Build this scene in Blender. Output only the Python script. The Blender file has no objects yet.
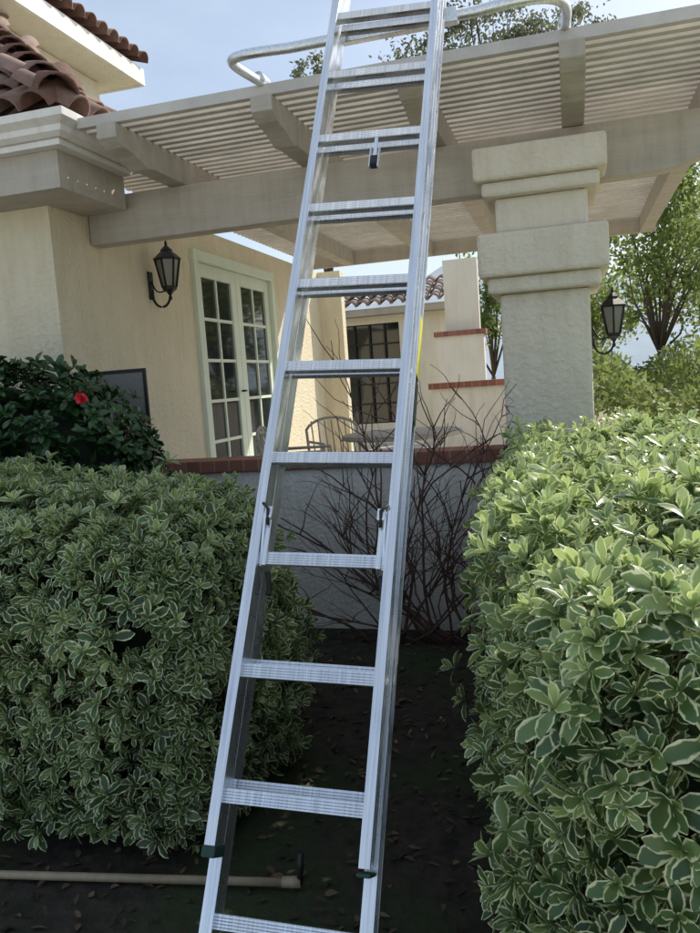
import bpy, math, random, bmesh
import numpy as np
from mathutils import Vector, Matrix
random.seed(7); rng=np.random.default_rng(7)
sc=bpy.context.scene
sc.view_settings.view_transform='Standard'; sc.view_settings.look='None'; sc.view_settings.exposure=0
rad=math.radians
# ---------------------------------------------------------------- materials
def new_mat(name):
    m=bpy.data.materials.new(name); m.use_nodes=True
    nt=m.node_tree; b=nt.nodes['Principled BSDF']; return m,nt,b
def mat(name,col,rough=.8,metal=0,var=.12,scale=6,bump=0,bscale=60,col2=None,detail=6,spec=.5,stretch=None,dirt=0):
    m,nt,b=new_mat(name); N=nt.nodes; L=nt.links
    tc=N.new('ShaderNodeTexCoord'); src=tc.outputs['Object']; src0=src
    if stretch:
        mp=N.new('ShaderNodeMapping'); mp.inputs['Scale'].default_value=stretch
        L.new(src,mp.inputs['Vector']); src=mp.outputs['Vector']
    n=N.new('ShaderNodeTexNoise'); n.inputs['Scale'].default_value=scale; n.inputs['Detail'].default_value=detail; n.inputs['Roughness'].default_value=.65
    L.new(src,n.inputs['Vector'])
    r=N.new('ShaderNodeValToRGB'); r.color_ramp.elements[0].position=.3; r.color_ramp.elements[1].position=.72
    c2=col2 if col2 else tuple(min(1,c*(1+var)) for c in col)
    c1=tuple(c*(1-var) for c in col) if not col2 else col
    r.color_ramp.elements[0].color=(*c1,1); r.color_ramp.elements[1].color=(*c2,1)
    L.new(n.outputs['Fac'],r.inputs['Fac']); out=r.outputs['Color']
    if dirt:
        mp2=N.new('ShaderNodeMapping'); mp2.inputs['Scale'].default_value=(5,5,.7); L.new(src0,mp2.inputs['Vector'])
        nd=N.new('ShaderNodeTexNoise'); nd.inputs['Scale'].default_value=2.2; nd.inputs['Detail'].default_value=7; nd.inputs['Roughness'].default_value=.7
        L.new(mp2.outputs['Vector'],nd.inputs['Vector'])
        rd=N.new('ShaderNodeValToRGB'); rd.color_ramp.elements[0].position=.30; rd.color_ramp.elements[1].position=.55
        v=1-dirt; rd.color_ramp.elements[0].color=(v,v*.97,v*.92,1); rd.color_ramp.elements[1].color=(1,1,1,1)
        L.new(nd.outputs['Fac'],rd.inputs['Fac'])
        mx=N.new('ShaderNodeMixRGB'); mx.blend_type='MULTIPLY'; mx.inputs['Fac'].default_value=1
        L.new(out,mx.inputs['Color1']); L.new(rd.outputs['Color'],mx.inputs['Color2']); out=mx.outputs['Color']
    L.new(out,b.inputs['Base Color'])
    b.inputs['Roughness'].default_value=rough; b.inputs['Metallic'].default_value=metal
    b.inputs['Specular IOR Level'].default_value=spec
    if bump:
        n2=N.new('ShaderNodeTexNoise'); n2.inputs['Scale'].default_value=bscale; n2.inputs['Detail'].default_value=5
        L.new(src,n2.inputs['Vector'])
        bp=N.new('ShaderNodeBump'); bp.inputs['Strength'].default_value=bump; bp.inputs['Distance'].default_value=.02
        L.new(n2.outputs['Fac'],bp.inputs['Height']); L.new(bp.outputs['Normal'],b.inputs['Normal'])
    return m
M={}
M['stucco']=mat('stucco_cream',(.74,.67,.50),.9,var=.05,scale=2.5,bump=.8,bscale=30,dirt=.08)
M['stucco_w']=mat('stucco_white',(.78,.76,.70),.9,var=.06,scale=3,bump=.6,bscale=40,dirt=.16)
M['stucco_up']=mat('stucco_pale',(.80,.75,.64),.9,var=.05,scale=2,bump=.3,bscale=40,dirt=.08)
M['beam']=mat('painted_timber',(.48,.44,.375),.7,var=.12,scale=3,bump=.3,bscale=25,stretch=(.4,3,3),dirt=.16)
M['slat']=mat('painted_slat',(.58,.55,.505),.7,var=.16,scale=4,bump=.1)
M['gutter']=mat('gutter_paint',(.80,.78,.74),.45,var=.08,scale=4,dirt=.12)
M['column']=mat('column_stucco',(.74,.68,.56),.9,var=.07,scale=4,bump=.7,bscale=32,dirt=.10)
M['doorpaint']=mat('door_paint',(.72,.80,.67),.5,var=.05,scale=5)
M['iron']=mat('dark_iron',(.03,.03,.028),.45,.6,var=.2,scale=20)
M['pipe']=mat('pvc_pipe',(.36,.29,.20),.55,var=.2,scale=8,dirt=.3)
M['rubber']=mat('rubber',(.02,.06,.045),.7,var=.2)
M['bark']=mat('bark',(.12,.09,.065),.9,var=.3,scale=12,bump=.5,bscale=30)
M['twig']=mat('twig_bark',(.11,.06,.045),.8,var=.3,scale=15)
M['patio']=mat('patio_concrete',(.44,.40,.35),.9,var=.15,scale=3,bump=.2)
M['bounce']=mat('bounce_slab_concrete',(.60,.58,.54),.9,var=.12,scale=1.5,bump=.2)
M['chair']=mat('chair_metal',(.36,.33,.28),.5,.2,var=.1)
M['core']=mat('foliage_shade_core',(.010,.018,.007),1,var=.6,scale=45)  # near-black fill: shade inside the foliage put into the colour
M['label']=mat('label_yellow',(.7,.66,.08),.5,var=.05)
M['black']=mat('black_plastic',(.015,.015,.015),.5,var=.1)
M['red']=mat('flower_red',(.60,.02,.03),.6,var=.2)
def alu(name,c=.62,ro=.34):
    m,nt,b=new_mat(name); N=nt.nodes; L=nt.links
    tc=N.new('ShaderNodeTexCoord'); mp=N.new('ShaderNodeMapping'); mp.inputs['Scale'].default_value=(60,1.2,60)
    n=N.new('ShaderNodeTexNoise'); n.inputs['Scale'].default_value=2.5; n.inputs['Detail'].default_value=6
    L.new(tc.outputs['Object'],mp.inputs['Vector']); L.new(mp.outputs['Vector'],n.inputs['Vector'])
    r=N.new('ShaderNodeValToRGB'); r.color_ramp.elements[0].color=(c*.74,c*.78,c*.83,1); r.color_ramp.elements[1].color=(min(1,c*1.1),min(1,c*1.13),min(1,c*1.17),1)
    r.color_ramp.elements[0].position=.3; r.color_ramp.elements[1].position=.7
    L.new(n.outputs['Fac'],r.inputs['Fac']); L.new(r.outputs['Color'],b.inputs['Base Color'])
    n3=N.new('ShaderNodeTexNoise'); n3.inputs['Scale'].default_value=9; n3.inputs['Detail'].default_value=8
    L.new(tc.outputs['Object'],n3.inputs['Vector'])
    mr=N.new('ShaderNodeMapRange'); mr.inputs['From Min'].default_value=.3; mr.inputs['From Max'].default_value=.7; mr.inputs['To Min'].default_value=ro-.12; mr.inputs['To Max'].default_value=ro+.16
    L.new(n3.outputs['Fac'],mr.inputs['Value']); L.new(mr.outputs['Result'],b.inputs['Roughness'])
    b.inputs['Metallic'].default_value=.88
    return m
M['alu']=alu('aluminium',.84,.28); M['alu2']=alu('aluminium_tube',.86,.36)
m,nt,b=new_mat('window_glass'); b.inputs['Base Color'].default_value=(.02,.025,.03,1); b.inputs['Roughness'].default_value=.04; b.inputs['Specular IOR Level'].default_value=.9; M['glass']=m
m,nt,b=new_mat('lantern_glass'); b.inputs['Base Color'].default_value=(.22,.22,.19,1); b.inputs['Roughness'].default_value=.12; M['lglass']=m
m,nt,b=new_mat('brick_cap'); N=nt.nodes; L=nt.links
tc=N.new('ShaderNodeTexCoord'); br=N.new('ShaderNodeTexBrick'); br.offset=0
br.inputs['Scale'].default_value=1; br.inputs['Brick Width'].default_value=.105; br.inputs['Row Height'].default_value=.6; br.inputs['Mortar Size'].default_value=.005
br.inputs['Color1'].default_value=(.34,.14,.09,1); br.inputs['Color2'].default_value=(.22,.09,.06,1); br.inputs['Mortar'].default_value=(.30,.23,.19,1)
L.new(tc.outputs['Object'],br.inputs['Vector'])
L.new(br.outputs['Color'],b.inputs['Base Color']); b.inputs['Roughness'].default_value=.85; M['brick']=m
def attr_mat(name,c1,c2,rough=.7,bump=.2,bs=40):
    m,nt,b=new_mat(name); N=nt.nodes; L=nt.links
    a=N.new('ShaderNodeAttribute'); a.attribute_name='rnd'
    r=N.new('ShaderNodeValToRGB'); r.color_ramp.elements[0].color=(*c1,1); r.color_ramp.elements[1].color=(*c2,1)
    L.new(a.outputs['Fac'],r.inputs['Fac'])
    tc=N.new('ShaderNodeTexCoord'); n=N.new('ShaderNodeTexNoise'); n.inputs['Scale'].default_value=bs/3; n.inputs['Detail'].default_value=5
    L.new(tc.outputs['Object'],n.inputs['Vector'])
    mx=N.new('ShaderNodeMixRGB'); mx.blend_type='MULTIPLY'; mx.inputs['Fac'].default_value=.6
    L.new(r.outputs['Color'],mx.inputs['Color1']); 
    rr=N.new('ShaderNodeValToRGB'); rr.color_ramp.elements[0].color=(.45,.45,.45,1); rr.color_ramp.elements[0].position=.3; rr.color_ramp.elements[1].position=.6
    L.new(n.outputs['Fac'],rr.inputs['Fac']); L.new(rr.outputs['Color'],mx.inputs['Color2'])
    L.new(mx.outputs['Color'],b.inputs['Base Color']); b.inputs['Roughness'].default_value=rough
    bp=N.new('ShaderNodeBump'); bp.inputs['Strength'].default_value=bump; bp.inputs['Distance'].default_value=.01
    L.new(n.outputs['Fac'],bp.inputs['Height']); L.new(bp.outputs['Normal'],b.inputs['Normal'])
    return m
M['tile']=attr_mat('clay_tile',(.17,.085,.065),(.38,.27,.22),.85)
def leaf_mat(name,green1,green2,margin=None,rough=.35,trans=.25,mstart=.55,mid=None,tboost=None):
    m,nt,b=new_mat(name); N=nt.nodes; L=nt.links
    a=N.new('ShaderNodeAttribute'); a.attribute_name='rnd'
    r=N.new('ShaderNodeValToRGB'); r.color_ramp.elements[0].color=(*green1,1); r.color_ramp.elements[1].color=(*green2,1)
    if mid: e=r.color_ramp.elements.new(.5); e.color=(*mid,1)
    L.new(a.outputs['Fac'],r.inputs['Fac']); col=r.outputs['Color']
    if margin:
        uv=N.new('ShaderNodeUVMap'); sp=N.new('ShaderNodeSeparateXYZ'); L.new(uv.outputs['UV'],sp.inputs['Vector'])
        ab=N.new('ShaderNodeMath'); ab.operation='ABSOLUTE'; L.new(sp.outputs['X'],ab.inputs[0])
        tc=N.new('ShaderNodeTexCoord'); n=N.new('ShaderNodeTexNoise'); n.inputs['Scale'].default_value=70; n.inputs['Detail'].default_value=2
        L.new(tc.outputs['Object'],n.inputs['Vector'])
        ad=N.new('ShaderNodeMath'); ad.operation='MULTIPLY_ADD'; L.new(n.outputs['Fac'],ad.inputs[0]); ad.inputs[1].default_value=.7; L.new(ab.outputs[0],ad.inputs[2])
        mr=N.new('ShaderNodeMapRange'); mr.inputs['From Min'].default_value=mstart+.35; mr.inputs['From Max'].default_value=mstart+.50
        L.new(ad.outputs[0],mr.inputs['Value'])
        mx=N.new('ShaderNodeMixRGB'); L.new(mr.outputs['Result'],mx.inputs['Fac']); L.new(col,mx.inputs['Color1']); mx.inputs['Color2'].default_value=(*margin,1)
        col=mx.outputs['Color']
    L.new(col,b.inputs['Base Color']); b.inputs['Roughness'].default_value=rough; b.inputs['Specular IOR Level'].default_value=.5
    if trans>0:
        tr=N.new('ShaderNodeBsdfTranslucent'); tcol=col
        if tboost:
            mb=N.new('ShaderNodeMixRGB'); mb.inputs['Fac'].default_value=.45; L.new(col,mb.inputs['Color1']); mb.inputs['Color2'].default_value=(*tboost,1); tcol=mb.outputs['Color']
        L.new(tcol,tr.inputs['Color'])
        ms=N.new('ShaderNodeMixShader'); ms.inputs['Fac'].default_value=trans
        L.new(b.outputs[0],ms.inputs[1]); L.new(tr.outputs[0],ms.inputs[2]); L.new(ms.outputs[0],nt.nodes['Material Output'].inputs['Surface'])
    return m
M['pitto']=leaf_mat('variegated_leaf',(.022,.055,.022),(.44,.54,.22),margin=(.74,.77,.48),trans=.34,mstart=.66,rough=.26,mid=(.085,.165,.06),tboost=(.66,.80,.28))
M['camellia']=leaf_mat('dark_glossy_leaf',(.014,.045,.014),(.045,.11,.028),rough=.22,trans=0)
M['treeleaf']=leaf_mat('tree_leaf',(.08,.13,.03),(.24,.30,.08),rough=.6,trans=.45,tboost=(.5,.6,.2))
M['gumleaf']=leaf_mat('eucalyptus_leaf',(.12,.15,.08),(.22,.23,.14),rough=.6,trans=.4)
M['shrubleaf']=leaf_mat('shrub_leaf',(.08,.12,.03),(.26,.30,.08),rough=.6,trans=.4,tboost=(.5,.6,.2))
M['litter']=leaf_mat('dead_leaf',(.03,.018,.01),(.14,.09,.05),rough=.8,trans=0)
# ---------------------------------------------------------------- helpers
def link(o,parent=None):
    sc.collection.objects.link(o)
    if parent is not None: o.parent=parent
    return o
def empty(name,loc=(0,0,0),scale=1):
    e=bpy.data.objects.new(name,None); e.location=loc; e.scale=(scale,)*3; e.empty_display_size=.1; sc.collection.objects.link(e); return e
def meshobj(name,verts,faces,material,parent=None,smooth=False,bevel=0,rnd=None,recalc=False):
    me=bpy.data.meshes.new(name); me.from_pydata([tuple(v) for v in verts],[],faces); me.update()
    if material: me.materials.append(material)
    if smooth: me.polygons.foreach_set('use_smooth',[True]*len(me.polygons))
    if rnd is not None:
        at=me.attributes.new('rnd','FLOAT','FACE'); at.data.foreach_set('value',rnd)
    if recalc:
        bm=bmesh.new(); bm.from_mesh(me); bmesh.ops.recalc_face_normals(bm,faces=bm.faces); bm.to_mesh(me); bm.free()
    o=bpy.data.objects.new(name,me); link(o,parent)
    if bevel:
        bv=o.modifiers.new('b','BEVEL'); bv.width=bevel; bv.segments=2; bv.limit_method='ANGLE'; bv.angle_limit=rad(40)
    return o
def boxes(name,lst,material,parent=None,bevel=0):
    V=[];F=[]
    for (x0,y0,z0,x1,y1,z1) in lst:
        i=len(V); V+=[(x0,y0,z0),(x1,y0,z0),(x1,y1,z0),(x0,y1,z0),(x0,y0,z1),(x1,y0,z1),(x1,y1,z1),(x0,y1,z1)]
        F+=[(i,i+3,i+2,i+1),(i+4,i+5,i+6,i+7),(i,i+1,i+5,i+4),(i+1,i+2,i+6,i+5),(i+2,i+3,i+7,i+6),(i+3,i,i+4,i+7)]
    return meshobj(name,V,F,material,parent,bevel=bevel)
def prism(name,poly,axis,a,b,material,parent=None,bevel=0):
    V=[]
    for t in (a,b):
        for p in poly:
            v=list(p); v.insert(axis,t); V.append(v)
    n=len(poly); F=[tuple(range(n)),tuple(reversed(range(n,2*n)))]
    for i in range(n): j=(i+1)%n; F.append((i,i+n,j+n,j))
    return meshobj(name,V,F,material,parent,bevel=bevel,recalc=True)
def Lsweep(name,x0,xc,yc,y1,prof,material,parent):
    V=[];n=len(prof)
    for (o,z) in prof: V.append((x0,yc-o,z))
    for (o,z) in prof: V.append((xc+o,yc-o,z))
    for (o,z) in prof: V.append((xc+o,y1,z))
    F=[tuple(range(n)),tuple(reversed(range(2*n,3*n)))]
    for s in range(2):
        for i in range(n):
            j=(i+1)%n; F.append((s*n+i,(s+1)*n+i,(s+1)*n+j,s*n+j))
    return meshobj(name,V,F,material,parent,recalc=True)
def tube_data(pts,radii,seg=8):
    V=[];F=[]; pts=[Vector(p) for p in pts]; n=len(pts)
    if not hasattr(radii,'__len__'): radii=[radii]*n
    ref=Vector((0,0,1)); t0=(pts[1]-pts[0]).normalized()
    if abs(t0.dot(ref))>.9: ref=Vector((1,0,0))
    for i,p in enumerate(pts):
        t=(pts[min(i+1,n-1)]-pts[max(i-1,0)]).normalized()
        a=t.cross(ref)
        if a.length<1e-4: a=t.cross(Vector((1,0.1,0)))
        a.normalize(); b=a.cross(t).normalized()
        for k in range(seg):
            an=2*math.pi*k/seg; V.append(p+(a*math.cos(an)+b*math.sin(an))*radii[i])
    for i in range(n-1):
        for k in range(seg):
            k2=(k+1)%seg; F.append((i*seg+k,i*seg+k2,(i+1)*seg+k2,(i+1)*seg+k))
    F.append(tuple(reversed(range(seg)))); F.append(tuple(range((n-1)*seg,n*seg)))
    return V,F
def tubes(name,lst,material,parent=None,seg=8):
    V=[];F=[]
    for pts,r in lst:
        v,f=tube_data(pts,r,seg); i=len(V); V+=v; F+=[tuple(a+i for a in q) for q in f]
    return meshobj(name,V,F,material,parent,smooth=True)
def bez(p0,p1,p2,p3,n=10):
    p0,p1,p2,p3=map(Vector,(p0,p1,p2,p3)); o=[]
    for i in range(n+1):
        t=i/n; o.append(p0*(1-t)**3+p1*3*t*(1-t)**2+p2*3*t*t*(1-t)+p3*t**3)
    return o
def lathe(name,prof,material,parent,seg=16,loc=(0,0,0),smooth=True):
    V=[];F=[];n=len(prof)
    for r,z in prof:
        for k in range(seg):
            a=2*math.pi*(k+.5)/seg; V.append((loc[0]+r*math.cos(a),loc[1]+r*math.sin(a),loc[2]+z))
    for i in range(n-1):
        for k in range(seg):
            k2=(k+1)%seg; F.append((i*seg+k,i*seg+k2,(i+1)*seg+k2,(i+1)*seg+k))
    F.append(tuple(reversed(range(seg)))); F.append(tuple(range((n-1)*seg,n*seg)))
    return meshobj(name,V,F,material,parent,smooth=smooth)
T=np.array([0,.3,.6,.84,1.]); Wd=np.array([.10,.62,1.0,.78,.10])
def norm(a): return a/np.maximum(np.linalg.norm(a,axis=-1,keepdims=True),1e-9)
def leaves(name,base,direc,up,Ls,Ws,material,parent=None,rnd=None,curl=.18,fold=.25):
    n=len(base); direc=norm(direc); side=norm(np.cross(direc,up)); nn=np.cross(side,direc)
    V=np.zeros((n,5,3,3)); cv=curl*rng.uniform(.2,1.9,n)
    for s in range(5):
        c=base+direc*(T[s]*Ls)[:,None]-nn*(cv*T[s]**2*Ls)[:,None]
        for j,sg in enumerate((-1,0,1)):
            V[:,s,j]=c+side*(sg*Wd[s]*Ws*.5)[:,None]+nn*(abs(sg)*fold*Wd[s]*Ws*.5)[:,None]
    V=V.reshape(-1,3)
    q=[]
    for s in range(4):
        for j in range(2):
            a=s*3+j; q.append((a,a+1,a+4,a+3))
    q=np.array(q); F=(np.arange(n)[:,None,None]*15+q[None]).reshape(-1,4)
    me=bpy.data.meshes.new(name); me.vertices.add(len(V)); me.vertices.foreach_set('co',V.ravel().astype(np.float32))
    me.loops.add(F.size); me.loops.foreach_set('vertex_index',F.ravel().astype(np.int32))
    me.polygons.add(len(F)); me.polygons.foreach_set('loop_start',np.arange(0,F.size,4,dtype=np.int32))
    me.polygons.foreach_set('use_smooth',np.ones(len(F),dtype=bool))
    me.update(calc_edges=True)
    uvv=np.zeros((15,2)); 
    for s in range(5):
        for j in range(3): uvv[s*3+j]=(j-1,T[s])
    uvv[0:3,0]*=.3; uvv[12:15,0]=1
    uv=me.uv_layers.new(name='UVMap'); uv.data.foreach_set('uv',np.tile(uvv,(n,1))[F.ravel()].ravel().astype(np.float32))
    if rnd is None: rnd=rng.random(n)
    at=me.attributes.new('rnd','FLOAT','FACE'); at.data.foreach_set('value',np.repeat(rnd,8).astype(np.float32))
    me.materials.append(material)
    o=bpy.data.objects.new(name,me); link(o,parent); return o
def cards(name,base,Ls,Ws,material,parent=None,rnd=None):
    n=len(base); d=norm(rng.normal(0,1,(n,3))+np.array([0,0,-.3])); u=norm(np.cross(d,rng.normal(0,1,(n,3))))
    nn=np.cross(u,d)
    V=np.stack([base,base+d*(Ls*.45)[:,None]+u*(Ws*.5)[:,None]+nn*(Ls*.06)[:,None],base+d*Ls[:,None],base+d*(Ls*.45)[:,None]-u*(Ws*.5)[:,None]+nn*(Ls*.06)[:,None]],1).reshape(-1,3)
    F=np.arange(4*n).reshape(-1,4)
    me=bpy.data.meshes.new(name); me.vertices.add(len(V)); me.vertices.foreach_set('co',V.ravel().astype(np.float32))
    me.loops.add(F.size); me.loops.foreach_set('vertex_index',F.ravel().astype(np.int32))
    me.polygons.add(len(F)); me.polygons.foreach_set('loop_start',np.arange(0,F.size,4,dtype=np.int32)); me.update(calc_edges=True)
    at=me.attributes.new('rnd','FLOAT','FACE'); at.data.foreach_set('value',(rng.random(n) if rnd is None else rnd).astype(np.float32))
    me.materials.append(material); o=bpy.data.objects.new(name,me); link(o,parent); return o
def rosettes(pos,nrm,k,L,W,spread=(15,75),tone=0):
    n=len(pos); ax=norm(nrm+rng.normal(0,.38,(n,3))+np.array([0,0,.3]))
    t=norm(np.cross(ax,rng.normal(0,1,(n,3)))); b=np.cross(ax,t)
    B=[];D=[];U=[];Ls=[];R=[]; rr=rng.random(n); sz=rng.uniform(.65,1.25,n)
    for j in range(k):
        az=2*np.pi*j*.382+rng.normal(0,.3,n); el=np.radians(spread[0]+(spread[1]-spread[0])*(j/(k-1)))+rng.normal(0,.22,n)
        rdir=t*np.cos(az)[:,None]+b*np.sin(az)[:,None]
        d=rdir*np.cos(el)[:,None]+ax*np.sin(el)[:,None]
        B.append(pos+ax*(.014*j/k)); D.append(d); U.append(ax-d*(d*ax).sum(1)[:,None]+rng.normal(0,.15,(n,3)))
        Ls.append(L*sz*(1-.45*j/k)*rng.uniform(.75,1.2,n)); R.append(np.clip(rr*.5+.38*j/k+rng.normal(0,.10,n)+tone,0,1))
    B=np.concatenate(B);D=np.concatenate(D);U=np.concatenate(U);Ls=np.concatenate(Ls);R=np.concatenate(R)
    return B,D,U,Ls,Ls*W/L,R
def lump(p,f=3.2,seed=0):
    x,y,z=p[:,0]*f+seed,p[:,1]*f+seed*1.7,p[:,2]*f
    return (np.sin(x*1.3+np.sin(y*1.7))+np.sin(y*1.9+np.sin(z*1.5+x))+np.sin(z*2.3+x*1.1)+.6*np.sin(x*3.7+z*2.9)+.6*np.sin(y*4.1-z*3.3))/4.2
def rbox(p,lo,hi,r):
    q=np.clip(p,lo+r,hi-r); d=p-q; nn=norm(d); return q+nn*r,nn
def box_pts(lo,hi,n,faces):
    e=hi-lo; ar=[]
    for f in faces: ax='xyz'.index(f[1]); o=[i for i in range(3) if i!=ax]; ar.append(e[o[0]]*e[o[1]])
    ar=np.array(ar); cnt=(ar/ar.sum()*n).astype(int); P=[]
    for f,c in zip(faces,cnt):
        ax='xyz'.index(f[1]); p=lo+rng.random((c,3))*e; p[:,ax]=hi[ax] if f[0]=='+' else lo[ax]; P.append(p)
    return np.concatenate(P)
def hedge(name,lo,hi,n,faces,r=.25,seed=0,amp=.10,L=.060,W=.028,k=8,material=None,warp=None,top_sun=.25):
    lo=np.array(lo,float);hi=np.array(hi,float); root=empty(name)
    P=box_pts(lo,hi,n,faces); P,nn=rbox(P,lo,hi,r)
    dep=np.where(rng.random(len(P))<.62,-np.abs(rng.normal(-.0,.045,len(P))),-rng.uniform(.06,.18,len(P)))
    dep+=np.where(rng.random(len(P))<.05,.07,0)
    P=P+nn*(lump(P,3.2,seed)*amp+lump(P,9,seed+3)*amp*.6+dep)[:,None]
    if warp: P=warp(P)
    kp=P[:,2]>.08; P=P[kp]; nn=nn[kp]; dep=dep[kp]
    tone=top_sun*np.clip(nn[:,2],0,1)+.12*lump(P,5,seed+8)+2.4*np.clip(dep,-.18,0)-.16*np.clip(.8-P[:,2],0,1)  # upward-facing leaves coloured lighter as sunlit; deep ones darker as shaded, low ones darker
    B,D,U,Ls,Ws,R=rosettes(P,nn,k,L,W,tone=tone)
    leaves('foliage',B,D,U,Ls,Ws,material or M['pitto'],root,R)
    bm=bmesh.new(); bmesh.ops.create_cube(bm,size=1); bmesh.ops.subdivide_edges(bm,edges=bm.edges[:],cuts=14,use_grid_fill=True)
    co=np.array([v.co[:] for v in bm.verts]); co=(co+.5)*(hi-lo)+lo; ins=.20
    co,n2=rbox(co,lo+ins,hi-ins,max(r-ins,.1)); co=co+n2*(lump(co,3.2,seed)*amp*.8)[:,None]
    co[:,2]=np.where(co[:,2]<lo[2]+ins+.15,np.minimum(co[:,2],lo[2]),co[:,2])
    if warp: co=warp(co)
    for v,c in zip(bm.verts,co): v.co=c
    me=bpy.data.meshes.new('inner_twigs'); bm.to_mesh(me); bm.free(); me.materials.append(M['core'])  # solid lump behind the leaves, painted dark as interior shade
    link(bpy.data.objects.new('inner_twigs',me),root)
    tb=[]
    for i in rng.choice(len(P),min(len(P),320),replace=False):
        a=P[i]; nr=nn[i]; tb.append(([a-nr*.16+rng.normal(0,.04,3),a-nr*.07+rng.normal(0,.01,3),a],[.004,.003,.002]))
    tubes('stems',tb,M['bark'],root,4)
    return root
# ---------------------------------------------------------------- ground
meshobj('ground',[(-600,-100,0),(600,-100,0),(600,900,0),(-600,900,0)],[(0,1,2,3)],mat('dry_grass',(.20,.19,.10),1,var=.3,scale=1.5,col2=(.34,.30,.18)))
m,nt,b=new_mat('soil'); N=nt.nodes; L=nt.links
tc=N.new('ShaderNodeTexCoord')
n=N.new('ShaderNodeTexNoise'); n.inputs['Scale'].default_value=14; n.inputs['Detail'].default_value=8; L.new(tc.outputs['Object'],n.inputs['Vector'])
r=N.new('ShaderNodeValToRGB'); r.color_ramp.elements[0].color=(.012,.010,.007,1); r.color_ramp.elements[1].color=(.048,.037,.026,1); r.color_ramp.elements[0].position=.3; r.color_ramp.elements[1].position=.75
L.new(n.outputs['Fac'],r.inputs['Fac'])
n2=N.new('ShaderNodeTexNoise'); n2.inputs['Scale'].default_value=1.3; n2.inputs['Detail'].default_value=5; L.new(tc.outputs['Object'],n2.inputs['Vector'])
r2=N.new('ShaderNodeValToRGB'); r2.color_ramp.elements[0].position=.45; r2.color_ramp.elements[1].position=.6
L.new(n2.outputs['Fac'],r2.inputs['Fac'])
mx=N.new('ShaderNodeMixRGB'); mx.inputs['Color2'].default_value=(.020,.034,.009,1); L.new(r2.outputs['Color'],mx.inputs['Fac']); L.new(r.outputs['Color'],mx.inputs['Color1'])
L.new(mx.outputs['Color'],b.inputs['Base Color']); b.inputs['Roughness'].default_value=.95
bp=N.new('ShaderNodeBump'); bp.inputs['Strength'].default_value=.8; bp.inputs['Distance'].default_value=.03; L.new(n.outputs['Fac'],bp.inputs['Height']); L.new(bp.outputs['Normal'],b.inputs['Normal'])
meshobj('planting_bed',[(-9,.75,.006),(4,.75,.006),(4,4.9,.006),(-9,4.9,.006)],[(0,1,2,3)],m)
meshobj('bounce_slab',[(-14,-14,.004),(14,-14,.004),(14,.7,.004),(-14,.7,.004)],[(0,1,2,3)],M['bounce'])  # unseen pale slab behind the camera, added to bounce sunlight onto the walls
n_=1700; p=np.column_stack([rng.uniform(-2.6,.1,n_),rng.uniform(1.2,4.75,n_),rng.uniform(.01,.025,n_)])
d=rng.normal(0,1,(n_,3)); d[:,2]*=.15; u=np.tile([0,0,1.],(n_,1))+rng.normal(0,.3,(n_,3))
leaves('leaf_litter',p,d,u,rng.uniform(.025,.055,n_),rng.uniform(.012,.025,n_),M['litter'],None,rng.random(n_)**2)
# ---------------------------------------------------------------- house
H=empty('stucco_house')
boxes('wall_front',[(-9,4.4,0,-3.1,4.6,3.1)],M['stucco'],H)
boxes('wall_side',[(-3.3,4.6,0,-3.1,6.3,3.04),(-3.3,8.2,0,-3.1,9.9,3.04),(-3.3,6.3,2.84,-3.1,8.2,3.04),(-3.3,9.9,0,-2.80,10.05,3.04),(-3.3,6.3,0,-3.1,8.2,.55)],M['stucco'],H)
Lsweep('frieze_board',-9,-3.1,4.4,4.77,[(.004,2.83),(.33,2.83),(.33,3.04),(.004,3.04)],M['beam'],H)
Lsweep('soffit',-9,-3.1,4.4,4.77,[(.0,3.042),(.40,3.042),(.40,3.075),(.0,3.075)],M['gutter'],H)
Lsweep('gutter',-9,-3.1,4.4,4.78,[(.335,3.078),(.42,3.078),(.45,3.10),(.455,3.13),(.50,3.16),(.505,3.2),(.49,3.2),(.485,3.17),(.40,3.15),(.335,3.15)],M['gutter'],H)
s=.75; ex,ey,ez=-2.66,3.97,3.19
V=[(-9,ey,ez),(ex,ey,ez),(ex-1.05,ey+1.05,ez+s*1.05),(ex,ey+1.05,ez),(ex-2.4,ey+2.4,ez+s*2.4),(-9,ey+2.4,ez+s*2.4)]
meshobj('roof_deck',V,[(0,1,2,4,5),(1,3,2)],M['tile'],H,rnd=[.2,.2])
TV=[];TF=[];TR=[]
def barrel(p,d,up,Lt,r0,r1,rv):
    p=Vector(p); d=Vector(d).normalized(); up=Vector(up).normalized(); sd=d.cross(up).normalized(); sg=8
    i=len(TV)
    for q,(rr,lift) in enumerate(((r0,.035),(r1,.0))):
        for w in (0,-.014):
            for k in range(sg+1):
                a=math.pi*k/sg; TV.append(p+d*(Lt*q)+up*(lift+math.sin(a)*(rr+w))+sd*math.cos(a)*(rr+w))
    n=sg+1
    for k in range(sg):
        TF.append((i+k,i+k+1,i+2*n+k+1,i+2*n+k)); TR.append(rv)
        TF.append((i+n+k+1,i+n+k,i+3*n+k,i+3*n+k+1)); TR.append(rv*.5)
        TF.append((i+k+1,i+k,i+n+k,i+n+k+1)); TR.append(rv)
cs=1/math.hypot(1,s); upf=Vector((0,-s,1)); ups=Vector((s,0,1))
x=ex-.1
while x>-6:
    y=ey-.03; lim=ex-x
    while y-ey<min(lim,2.3):
        barrel((x+random.uniform(-.012,.012),y+random.uniform(-.02,.02),ez+s*(y-ey)+.02),(random.uniform(-.03,.03),1,s),upf,.42,.098,.078,random.random()); y+=.34*cs
    x-=.205
y=ey+.1
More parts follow.
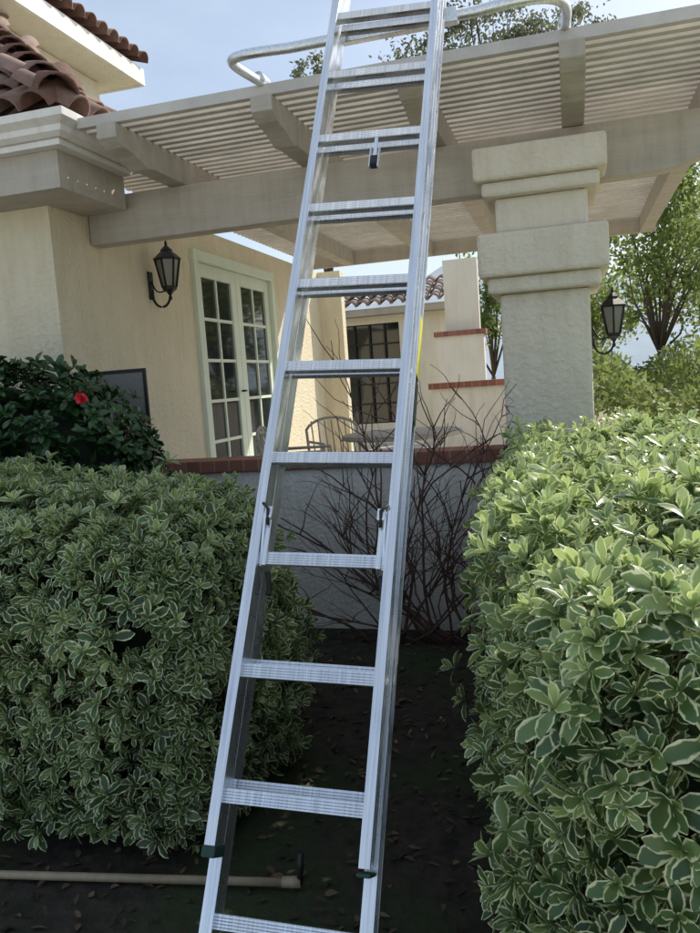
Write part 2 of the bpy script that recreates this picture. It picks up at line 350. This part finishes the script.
while y<ey+1.0:
    xx=ex+.03; lim=y-ey
    while ex-xx<lim:
        barrel((xx,y,ez+s*(ex-xx)+.02),(-1,0,s),ups,.42,.098,.078,random.random()); xx-=.34*cs
    y+=.205
t=0.0
while t<2.2:
    barrel((ex-t,ey+t,ez+s*t+.06),(-1,1,s),(s*.5,-s*.5,1),.45,.12,.095,random.random()); t+=.25
meshobj('roof_tiles',TV,TF,M['tile'],H,smooth=True,rnd=TR)
boxes('upper_wall',[(-9.5,6.4,3.0,-4.9,8.1,5.08)],M['stucco_up'],H)
boxes('upper_fascia',[(-4.53,5.6,5.08,-4.49,8.4,5.26),(-9.5,8.36,5.08,-4.53,8.4,5.26)],M['gutter'],H)
boxes('upper_soffit',[(-9.5,5.6,5.09,-4.535,8.355,5.13)],M['stucco_up'],H)
TV=[];TF=[];TR=[]
y=5.7
while y<8.4:
    for q in range(3): barrel((-4.44-q*.3,y,5.28+q*.12),(-1,0,.4),(.4,0,1),.4,.095,.075,random.random())
    y+=.2
meshobj('upper_roof_tiles',TV,TF,M['tile'],H,smooth=True,rnd=TR)
meshobj('upper_roof_deck',[(-4.5,5.6,5.265),(-4.5,8.4,5.265),(-7,8.4,6.3),(-7,5.6,6.3)],[(0,1,2,3)],M['tile'],H,rnd=[.2])
# french doors
Dn=empty('french_doors'); 
boxes('door_frame',[(-3.14,6.3,.55,-3.06,6.38,2.84),(-3.14,8.12,.55,-3.06,8.2,2.84),(-3.14,6.38,2.75,-3.06,8.12,2.84)],M['doorpaint'],Dn,.006)
def door_leaf(nm,y0,y1):
    z0,z1=.57,2.745; st=.115; B=[(-3.155,y0,z0,-3.105,y0+st,z1),(-3.155,y1-st,z0,-3.105,y1,z1),(-3.155,y0+st,z0,-3.105,y1-st,z0+.22),(-3.155,y0+st,z1-.12,-3.105,y1-st,z1)]
    boxes(nm+'_stiles',B,M['doorpaint'],Dn,.005)
    a0,a1,b0,b1=y0+st,y1-st,z0+.22,z1-.12
    boxes(nm+'_muntin',[(-3.148,(a0+a1)/2-.014,b0,-3.112,(a0+a1)/2+.014,b1)],M['doorpaint'],Dn)
    boxes(nm+'_muntins',[(-3.146,a0,b0+(b1-b0)*i/5-.014,-3.114,a1,b0+(b1-b0)*i/5+.014) for i in range(1,5)],M['doorpaint'],Dn)
    boxes(nm+'_glass',[(-3.134,a0,b0,-3.128,a1,b1)],M['glass'],Dn)
door_leaf('door_left',6.385,7.247); door_leaf('door_right',7.253,8.115)
tubes('door_handle',[([(-3.105,7.20,1.6),(-3.06,7.20,1.6),(-3.05,7.12,1.6)],.01)],M['iron'],Dn)
# ---------------------------------------------------------------- low wall
Wl=empty('patio_wall')
boxes('wall',[(-3.09,4.82,0,1.6,5.02,1.07)],M['stucco_w'],Wl)
boxes('brick_cap',[(-3.09,4.79,1.07,-.40,5.05,1.15)],M['brick'],Wl,.006)
boxes('patio',[(-3.09,5.03,0,1.6,13,.55)],M['patio'])
Wf=empty('terrace_wall')
boxes('wall',[(-1.8,10.5,.55,.12,10.7,1.44)],M['stucco_w'],Wf)
boxes('brick_cap',[(-1.84,10.46,1.44,.16,10.74,1.52)],M['brick'],Wf)
# ---------------------------------------------------------------- pergola
Pg=empty('pergola')
zb0,zb1=2.645,2.95
poly=[(-3.09,zb0),(.40,zb0)]+[(.40+.5*math.sin(a),zb0+.2*(1-math.cos(a))) for a in [rad(q) for q in range(15,91,15)]]+[(.90,zb1),(-3.09,zb1)]
prism('front_beam',poly,1,4.82,4.96,M['beam'],Pg,.006)
boxes('rear_header',[(-3.09,9.0,2.955,.9,9.05,3.118)],M['beam'],Pg,.004)
for i,x in enumerate((-2.42,-1.5,-.72,.06,.80)):
    pf=[(4.03,3.12),(4.03,3.04),(4.10,3.0),(4.22,2.985),(4.36,2.94),(4.42,2.953),(8.99,2.953),(8.99,3.12)]
    prism('rafter_%d'%(i+1),pf,0,x-.06,x+.06,M['beam'],Pg,.005)
sl=[]; y=4.05
while y<9.1:
    x0=-2.612 if y<4.8 else -3.09
    j=random.uniform(-.003,.003)
    sl.append((x0,y+j,3.122,.92,y+.046+j,3.178)); y+=.092
boxes('shade_slats',sl,M['slat'],Pg)
def sq(name,cx,cy,tiers,mt,par):
    for i,(h,z0,z1) in enumerate(tiers): boxes('%s_%d'%(name,i+1),[(cx-h,cy-h,z0,cx+h,cy+h,z1)],mt,par,.02)
C1=empty('stucco_column')
sq('tier',-.13,4.88,[(.245,0,2.04),(.305,2.04,2.13),(.35,2.13,2.37),(.25,2.37,2.57),(.315,2.57,2.65),(.355,2.65,2.83)],M['column'],C1)
C2=empty('stucco_column')
sq('tier',-.10,9.02,[(.22,.55,2.7),(.26,2.7,2.95)],M['column'],C2)
# ---------------------------------------------------------------- far building
FH=empty('neighbouring_house')
boxes('wall',[(-6,14,0,-4.05,14.2,2.84),(-2.93,14,0,-1.75,14.2,2.84),(-4.05,14,2.63,-2.93,14.2,2.84),(-4.05,14,0,-2.93,14.2,.84)],M['stucco_up'],FH)
boxes('window_glass',[(-4.05,14.1,.84,-2.93,14.11,2.63)],M['glass'],FH)
boxes('window_bars',[(-4.05+1.12*i/4-.015,14.03,.84,-4.05+1.12*i/4+.015,14.07,2.63) for i in range(0,5)]+[(-4.05,14.02,.84+1.79*i/5-.012,-2.93,14.06,.84+1.79*i/5+.012) for i in range(0,6)],M['iron'],FH)
TV=[];TF=[];TR=[]
x=-6
while x<-1.65:
    for q in range(4): barrel((x,13.6+q*.3,2.88+q*.13),(0,1,.42),(0,-.42,1),.38,.1,.08,.4+.6*random.random())
    x+=.21
meshobj('roof_tiles',TV,TF,M['tile'],FH,smooth=True,rnd=TR)
boxes('eave',[(-6,13.68,2.76,-1.62,15,2.88)],M['beam'],FH)
boxes('wing_wall',[(-2.1,13.0,0,-1.34,13.2,2.25),(-1.98,13.25,2.2,-1.42,13.4,3.5)],M['stucco_up'],FH)
boxes('wing_brick_cap',[(-2.14,12.96,2.25,-1.30,13.24,2.33)],M['brick'],FH)
# ---------------------------------------------------------------- lanterns
def lantern(loc,out,S):
    e=empty('wall_lantern',loc,S); seg=6
    lathe('lantern_roof',[(.115,.10),(.12,.115),(.07,.16),(.05,.175),(.05,.19),(.025,.215),(.012,.225),(.012,.25),(.004,.27)],M['iron'],e,seg,smooth=False)
    lathe('glass',[(.055,-.12),(.10,.10)],M['lglass'],e,seg,smooth=False)
    lathe('base',[(.01,-.24),(.018,-.22),(.01,-.2),(.03,-.17),(.06,-.15),(.065,-.12)],M['iron'],e,seg,smooth=False)
    tb=[]
    for k in range(seg):
        a=2*math.pi*(k+.5)/seg; tb.append(([(.06*math.cos(a),.06*math.sin(a),-.13),(.105*math.cos(a),.105*math.sin(a),.105)],.009))
    o=Vector(out); w=-o*.17
    tb.append((bez((0,0,-.2),-o*.02+Vector((0,0,-.34)),w*1.1+Vector((0,0,-.32)),w+Vector((0,0,-.14)),10),.011))
    tb.append((bez((0,0,-.19),w*.3+Vector((0,0,-.1)),w*.7+Vector((0,0,-.25)),w+Vector((0,0,-.06)),10),.007))
    tubes('bracket',tb,M['iron'],e,6)
    sd=Vector((-o.y,o.x,0)); a=w-o*.018; b=w
    P=[a-sd*.035,b+sd*.035]; lo=[min(P[0][i],P[1][i]) for i in range(3)]; hi=[max(P[0][i],P[1][i]) for i in range(3)]
    boxes('wall_plate',[(lo[0],lo[1],-.22,hi[0],hi[1],.02)],M['iron'],e,.004)
    return e
lantern((-3.1+.188*.88,5.58,2.54),(1,0,0),.88)
lantern((.115+.188*.66,4.80,1.86),(1,0,0),.66)
# ---------------------------------------------------------------- table and chairs
Tb=empty('patio_table',(-1.25,5.85,.52))
lathe('top',[(.44,.66),(.455,.67),(.455,.685),(.44,.69)],M['chair'],Tb,32)
tubes('frame',[([(.45*math.cos(a),.45*math.sin(a),.665) for a in [2*math.pi*i/32 for i in range(33)]],.012)]+[([(.35*math.cos(a),.35*math.sin(a),.66),(.1*math.cos(a),.1*math.sin(a),.35),(.32*math.cos(a),.32*math.sin(a),.03)],.013) for a in (.4,1.97,3.54,5.1)],M['chair'],Tb)
def chair(loc,rot):
    e=empty('patio_chair',loc); e.rotation_euler=(0,0,rot)
    tb=[]
    for sx in (-.23,.23):
        tb.append(([(sx,-.22,0),(sx,-.2,.40),(sx,-.18,.58),(sx,.2,.58)],.012)); tb.append(([(sx,.26,0),(sx,.22,.40),(sx,.28,.68)],.012))
    tb.append((bez((-.23,.28,.68),(-.15,.31,.80),(.15,.31,.80),(.23,.28,.68)),.012))
    for q in range(-3,4): tb.append(([(q*.06,.22,.42),(q*.06,.29,.75)],.006))
    tubes('frame',tb,M['chair'],e)
    boxes('seat',[(-.23,-.21,.39,.23,.22,.42)],M['chair'],e,.01)
chair((-1.85,6.3,.55),rad(35)); chair((-1.95,5.55,.55),rad(100))
Sc=empty('mesh_screen')
boxes('frame',[(-2.94,4.34,1.0,-2.92,4.355,1.78),(-2.52,4.34,1.0,-2.50,4.355,1.78),(-2.92,4.34,1.76,-2.52,4.355,1.78)],M['black'],Sc)
boxes('mesh',[(-2.92,4.345,1.0,-2.52,4.349,1.76)],mat('grey_mesh',(.22,.21,.19),.7,var=.2,scale=80),Sc)
# ---------------------------------------------------------------- ladder
A=Vector((-.750,1.8616,.503)); Dv=Vector((.0081,.1655,.287)); sp=Dv.length; Y=Dv.normalized()
Rv=Vector((.998,.039,-.0513)); Rv=(Rv-Y*Rv.dot(Y)).normalized(); Zv=Rv.cross(Y).normalized()
LM=Matrix(((Rv.x,Y.x,Zv.x,A.x),(Rv.y,Y.y,Zv.y,A.y),(Rv.z,Y.z,Zv.z,A.z),(0,0,0,1)))
La=empty('extension_ladder'); La.matrix_world=LM
def rail(nm,xi,sgn,z0,z1,ya,yb,fw=.030):
    t=.004; xo=xi+sgn*fw
    pr=[(xi,z0),(xo,z0),(xo,z0+.010),(xo-sgn*.004,z0+.010),(xo-sgn*.004,z0+t),(xi+sgn*t,z0+t),(xi+sgn*t,z1-t),(xo-sgn*.004,z1-t),(xo-sgn*.004,z1-.010),(xo,z1-.010),(xo,z1),(xi,z1)]
    prism(nm,pr,1,ya,yb,M['alu'],La,.0012)
W=.1925
for sg,nm in ((-1,'left'),(1,'right')):
    rail('fly_rail_'+nm,sg*W,sg,-.030,.040,-.40*sp,13*sp)
    rail('base_rail_'+nm,sg*(W+.002),sg,-.108,-.036,-1.62*sp,12.2*sp,.036)
    boxes('rubber_cap_'+nm,[(min(sg*(W-.004),sg*(W+.034)),-.46*sp,-.034,max(sg*(W-.004),sg*(W+.034)),-.43*sp if sg>0 else -.37*sp,.044)],M['rubber'],La,.004)
    boxes('foot_'+nm,[(min(sg*(W-.01),sg*(W+.045)),-1.72*sp,-.13,max(sg*(W-.01),sg*(W+.045)),-1.58*sp,-.02)],M['rubber'],La,.006)
def rungs_build(nm,ks,zc,off,w):
    h=.019; d=.017; pr=[(-h,d*.3),(-h,d)]; nr=5
    for i in range(nr):
        a=-h+2*h*i/nr; b_=-h+2*h*(i+1)/nr
        pr+=[(a+.0012,d+.0025),(b_-.0022,d+.0025),(b_-.0016,d-.0005)]
    pr+=[(h,d),(h,d*.3),(h*.75,-d*.7),(0,-d),(-h*.75,-d*.7)]
    tb=[]
    for k in ks:
        y0=(k+off)*sp
        prism('%s_%02d'%(nm,k+3),[(p[0]+y0,p[1]+zc) for p in pr],0,-w,w,M['alu'],La)
        for sg in (-1,1): tb.append(([(sg*(w-.001),y0,zc),(sg*(w+.012),y0,zc)],.016))
    tubes(nm+'_swages',tb,M['alu'],La,12)
rungs_build('fly_rung',range(0,13),.004,0,W)
rungs_build('base_rung',range(-1,12),-.072,.075,W+.002)
for sg in (-1,1):
    xi=sg*(W-.006); c='l' if sg<0 else 'r'
    prism('rung_lock_plate_'+c,[(1.93*sp,-.02),(2.06*sp,-.045),(2.40*sp,.012),(2.46*sp,.036),(2.40*sp,.046),(2.1*sp,.030),(1.93*sp,.02)],0,xi-.004,xi+.004,M['alu2'],La,.001)
    a=sg*(W-.018)
    boxes('rung_lock_hook_'+c,[(a-.012,2.36*sp,.028,a+.012,2.47*sp,.052),(a-.008,1.93*sp,.022,a+.008,2.36*sp,.032)],M['alu2'],La,.003)
    tubes('rung_lock_spring_'+c,[([(a,2.30*sp,.04),(a,2.44*sp,.058),(a+sg*.02,2.50*sp,.05)],.005),([(a,1.9*sp,-.02),(a,1.78*sp,-.06),(a,1.72*sp,-.05)],.008)],M['black'],La,8)
boxes('label',[(W+.002+.0365,4.0*sp,-.10,W+.002+.0372,4.7*sp,-.046)],M['label'],La)
boxes('label_black',[(W+.002+.0365,3.5*sp,-.10,W+.002+.0372,3.95*sp,-.046)],M['black'],La)
boxes('pulley_strap',[(.02,6.62*sp,.018,.034,6.98*sp,.022)],M['alu2'],La)
boxes('pulley',[(.012,6.54*sp,.0,.042,6.66*sp,.032)],M['black'],La,.004)
boxes('pulley_side',[(.009,6.50*sp,.012,.013,6.80*sp,.03),(.041,6.50*sp,.012,.045,6.80*sp,.03)],M['alu2'],La)
Sb=empty('ladder_stabilizer')
pts=bez((-1.50,4.06,3.19),(-1.54,3.70,3.18),(-1.54,3.50,3.12),(-1.15,3.51,3.10),14)+bez((-.33,3.51,3.10),(-.0,3.50,3.12),(.07,3.70,3.18),(.03,4.06,3.19),14)
tubes('tube',[(pts,.023)],M['alu2'],Sb,12)
for x in (-1.50,.03): tubes('end_pad',[([(x,4.02,3.205),(x,4.12,3.205)],.03)],M['alu2'],Sb,12)
boxes('mount_bracket',[(-.95,3.485,3.070,-.40,3.535,3.130)],M['alu2'],Sb,.004)
# ---------------------------------------------------------------- pipe
Pp=empty('irrigation_pipe')
tubes('pipe',[([(-3.0,1.96,.035),(-1.9,2.08,.03),(-.93,2.2,.032)],.014)],M['pipe'],Pp,10)
tubes('elbow',[([(-.95,2.2,.032),(-.89,2.205,.034)],.018)],M['pipe'],Pp,10)
tubes('riser',[([(-.895,2.205,.03),(-.885,2.21,.13)],.010)],M['black'],Pp,10)
# ---------------------------------------------------------------- hedges
def wleft(P):
    P=P.copy(); f=np.clip((P[:,0]+2.0)/.9,0,1); P[:,2]*=1-.09*f; return P
hedge('variegated_hedge',(-4.4,2.2,0),(-1.16,3.3,1.28),6800,['+z','-y','+x'],seed=1,warp=wleft,r=.3,top_sun=.08)
def wr(P):
    P=P.copy(); P[:,0]+=np.clip((2.4-P[:,1])*.16,0,.2)+np.clip(.75-P[:,2],0,1)*.16; return P
hedge('variegated_hedge',(-.30,1.15,0),(2.0,4.55,1.27),10500,['+z','-y','-x'],seed=5,warp=wr,top_sun=.38)
hedge('variegated_hedge',(-2.4,3.25,0),(-1.38,3.8,.72),1200,['+z','-y','+x'],seed=9,r=.26,top_sun=.08)
def bush(name,c,rad3,n,material,L,W,k=6,seed=0,spread=(5,60)):
    root=empty(name)
    d=norm(rng.normal(0,1,(n,3))); d[:,2]=np.abs(d[:,2])*1.0-.25*(rng.random(n)<.3); d=norm(d)
    P=d*np.array(rad3)*(1+.16*lump(d*2.2,2.5,seed)-np.abs(rng.normal(0,.10,n)))[:,None]+np.array(c)
    P=P[P[:,2]>.05]; nn=norm(P-np.array(c))
    B,D,U,Ls,Ws,R=rosettes(P,nn,k,L,W,spread); leaves('foliage',B,D,U,Ls,Ws,material,root,R)
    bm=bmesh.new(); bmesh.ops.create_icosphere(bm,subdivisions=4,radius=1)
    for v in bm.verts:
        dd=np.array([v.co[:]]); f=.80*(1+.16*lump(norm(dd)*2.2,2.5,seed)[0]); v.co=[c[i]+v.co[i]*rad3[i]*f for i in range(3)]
    me=bpy.data.meshes.new('inner_twigs'); bm.to_mesh(me); bm.free(); me.materials.append(M['core']); link(bpy.data.objects.new('inner_twigs',me),root)  # solid core painted dark as the shade inside the bush
    return root
cam_b=bush('camellia_bush',(-3.12,3.85,1.0),(.98,.42,.88),1050,M['camellia'],.085,.04,6,3)
for p_ in ((-2.46,3.60,1.62),(-2.9,3.4,1.42)):
    n_=14; dd=norm(rng.normal(0,1,(n_,3))+np.array([.2,-1.0,.3])); leaves('flower',np.tile(p_,(n_,1)),dd,norm(np.tile([0,-1,.2],(n_,1))+rng.normal(0,.2,(n_,3))),np.full(n_,.035),np.full(n_,.035),M['red'],cam_b)
# ---------------------------------------------------------------- bare shrub
random.seed(11)
TW=[]
def twig(p,d,L,r,dep):
    pts=[Vector(p)]; dd=Vector(d).normalized(); n=7
    for i in range(n):
        dd=(dd+Vector((random.gauss(0,.17),random.gauss(0,.06),random.gauss(0,.14)))).normalized()
        q=pts[-1]+dd*L/n
        q.y=min(max(q.y,4.25),4.74); q.z=max(q.z,.03); q.x=min(q.x,-.32+random.uniform(-.06,.03)); pts.append(q)
    TW.append((pts,[r*(1-.6*i/n) for i in range(n+1)]))
    if dep>0:
        for j in range(random.randint(2,4)):
            i=random.randint(2,n-1); sd=Vector((random.choice((-1,1))*random.uniform(.4,1.2),random.gauss(0,.3),random.uniform(-.1,.9)))
            twig(pts[i],(dd+sd),L*random.uniform(.4,.7),r*.62,dep-1)
for i in range(27):
    x=random.uniform(-1.25,-.5)
    twig((x,4.55,0),(random.gauss(-.18,.8),0,1),random.uniform(.75,1.3),random.uniform(.006,.012),2)
tubes('bare_shrub',TW,M['twig'],None,5)
# ---------------------------------------------------------------- trees
def tree(name,base,crown_c,crown_r,nl,material,lsz,trunk_r=.15,nclump=40,dens=.35):
    root=empty(name)
    base=Vector(base); cc=Vector(crown_c); tb=[]
    fork=base.lerp(cc,.42)
    tb.append(([base,base.lerp(fork,.5)+Vector((random.gauss(0,.1),0,0)),fork],[trunk_r,trunk_r*.8,trunk_r*.62]))
    cl=[]
    for i in range(nclump):
        d=Vector((random.gauss(0,1),random.gauss(0,1),random.gauss(0,1))).normalized()*random.uniform(.3,1.0)
        cl.append(Vector((cc.x+d.x*crown_r[0],cc.y+d.y*crown_r[1],cc.z+d.z*crown_r[2])))
    for i,c in enumerate(cl):
        if i%2==0:
            mid=fork.lerp(c,.5)+Vector((random.gauss(0,.2),random.gauss(0,.2),random.uniform(0,.3)))
            tb.append(([fork,mid,c],[trunk_r*.35,trunk_r*.2,trunk_r*.06]))
    tubes('trunk_and_limbs',tb,M['bark'],root,6)
    P=[];R=[]; per=nl//nclump
    for c in cl:
        sz=random.uniform(.5,1.1)*dens*np.array(crown_r)
        P.append(np.array(c)+rng.normal(0,1,(per,3))*sz*.5); R.append(np.clip(rng.normal(random.uniform(.2,.8),.2,per),0,1))
    P=np.concatenate(P);R=np.concatenate(R);n=len(P)
    cards('crown',P,lsz*rng.uniform(.6,1.3,n),lsz*.5*np.ones(n),material,root,R)
tree('oak_tree',(1.75,18,0),(1.9,18,4.2),(1.7,1.8,2.1),6500,M['treeleaf'],.14,.10,50,.28)
tree('oak_tree',(4.4,23,0),(4.4,23,4.4),(2.2,2,3.0),7000,M['treeleaf'],.17,.15,48,.28)
tree('oak_tree',(.6,29,0),(.7,29,3.6),(1.9,2,2.2),4500,M['treeleaf'],.2,.15,36,.3)
tree('oak_tree',(-2.0,21,0),(-1.9,21,3.6),(.9,1,1.6),2600,M['treeleaf'],.15,.10,26,.32)
tree('eucalyptus_tree',(-1.8,24,0),(-1.9,24,11.2),(3.4,2,1.7),5200,M['gumleaf'],.15,.16,50,.22)
tree('eucalyptus_tree',(-7.2,24,0),(-7.0,24,10.4),(1.1,1.2,1.3),1300,M['gumleaf'],.15,.14,20,.22)
root=empty('hillside_shrubs')
n_=30000; xs=rng.uniform(-1,10,n_); ys=rng.uniform(11.5,20,n_); hh=1.15+.35*np.sin(xs*2.1+ys)+.3*np.sin(xs*3.7)+.05*(ys-11)
P=np.column_stack([xs,ys,np.maximum(.05,hh*(1-np.abs(rng.normal(0,.2,n_))))])
cards('foliage',P,rng.uniform(.09,.2,n_),rng.uniform(.04,.09,n_),M['shrubleaf'],root,np.clip(.5+.4*np.sin(xs*1.7+ys*2.3)+rng.normal(0,.15,n_),0,1))
V=[];F=[];nx=80
for j,(yy,hb) in enumerate(((120,0),(260,14),(420,38),(700,56))):
    for i in range(nx+1):
        x=-500+1000*i/nx
        V.append((x,yy,(hb+ (hb*.35)*(math.sin(x*.013+j)+.5*math.sin(x*.041+j*2)+.3*math.sin(x*.09))) if j else -2))
for j in range(3):
    for i in range(nx): a=j*(nx+1)+i; F.append((a,a+1,a+nx+2,a+nx+1))
meshobj('distant_hills',V,F,mat('hazy_hill',(.30,.36,.42),1,var=.15,scale=.03),None,smooth=True)
# ---------------------------------------------------------------- sky and sun
w=bpy.data.worlds.new("World"); sc.world=w; w.use_nodes=True
nt=w.node_tree; N=nt.nodes; L=nt.links; bg=N['Background']; sky=N.new('ShaderNodeTexSky'); sky.sky_type='NISHITA'; sky.sun_disc=False
az=math.atan2(.58,.815); el=rad(41)
sky.sun_elevation=el; sky.sun_rotation=az; sky.dust_density=2.0; sky.air_density=1.0; sky.ozone_density=1.5
tc=N.new('ShaderNodeTexCoord'); mp=N.new('ShaderNodeMapping'); mp.inputs['Scale'].default_value=(1.2,1.2,3.0); L.new(tc.outputs['Generated'],mp.inputs['Vector'])
nz=N.new('ShaderNodeTexNoise'); nz.inputs['Scale'].default_value=1.6; nz.inputs['Detail'].default_value=6; nz.inputs['Roughness'].default_value=.55; L.new(mp.outputs['Vector'],nz.inputs['Vector'])
mr=N.new('ShaderNodeMapRange'); mr.inputs['From Min'].default_value=.3; mr.inputs['From Max'].default_value=.7; mr.inputs['To Min'].default_value=.15; mr.inputs['To Max'].default_value=.60; L.new(nz.outputs['Fac'],mr.inputs['Value'])
mx=N.new('ShaderNodeMixRGB'); L.new(mr.outputs['Result'],mx.inputs['Fac']); L.new(sky.outputs[0],mx.inputs['Color1']); mx.inputs['Color2'].default_value=(5.9,6.7,7.6,1)
L.new(mx.outputs['Color'],bg.inputs[0]); bg.inputs[1].default_value=.15
sd=Vector((math.sin(az)*math.cos(el),math.cos(az)*math.cos(el),math.sin(el)))
l=bpy.data.lights.new('sun','SUN'); l.energy=5; l.angle=rad(.5); l.color=(1,.94,.82)
lo=bpy.data.objects.new('sun',l); sc.collection.objects.link(lo); lo.rotation_euler=sd.to_track_quat('Z','Y').to_euler()
# ---------------------------------------------------------------- camera
Xc=Vector((.961,.268,-.0694)).normalized(); Fw=Vector((-.2741,.956,-.1045)).normalized(); Yc=Xc.cross(Fw).normalized(); Xc=Fw.cross(Yc).normalized()
cd=bpy.data.cameras.new('camera'); co=bpy.data.objects.new('camera',cd); sc.collection.objects.link(co)
co.matrix_world=Matrix(((Xc.x,Yc.x,-Fw.x,0),(Xc.y,Yc.y,-Fw.y,0),(Xc.z,Yc.z,-Fw.z,1.6),(0,0,0,1)))
cd.sensor_fit='HORIZONTAL'; cd.sensor_width=36; cd.lens=36*790/700; cd.clip_end=3000; cd.clip_start=.05
sc.camera=co
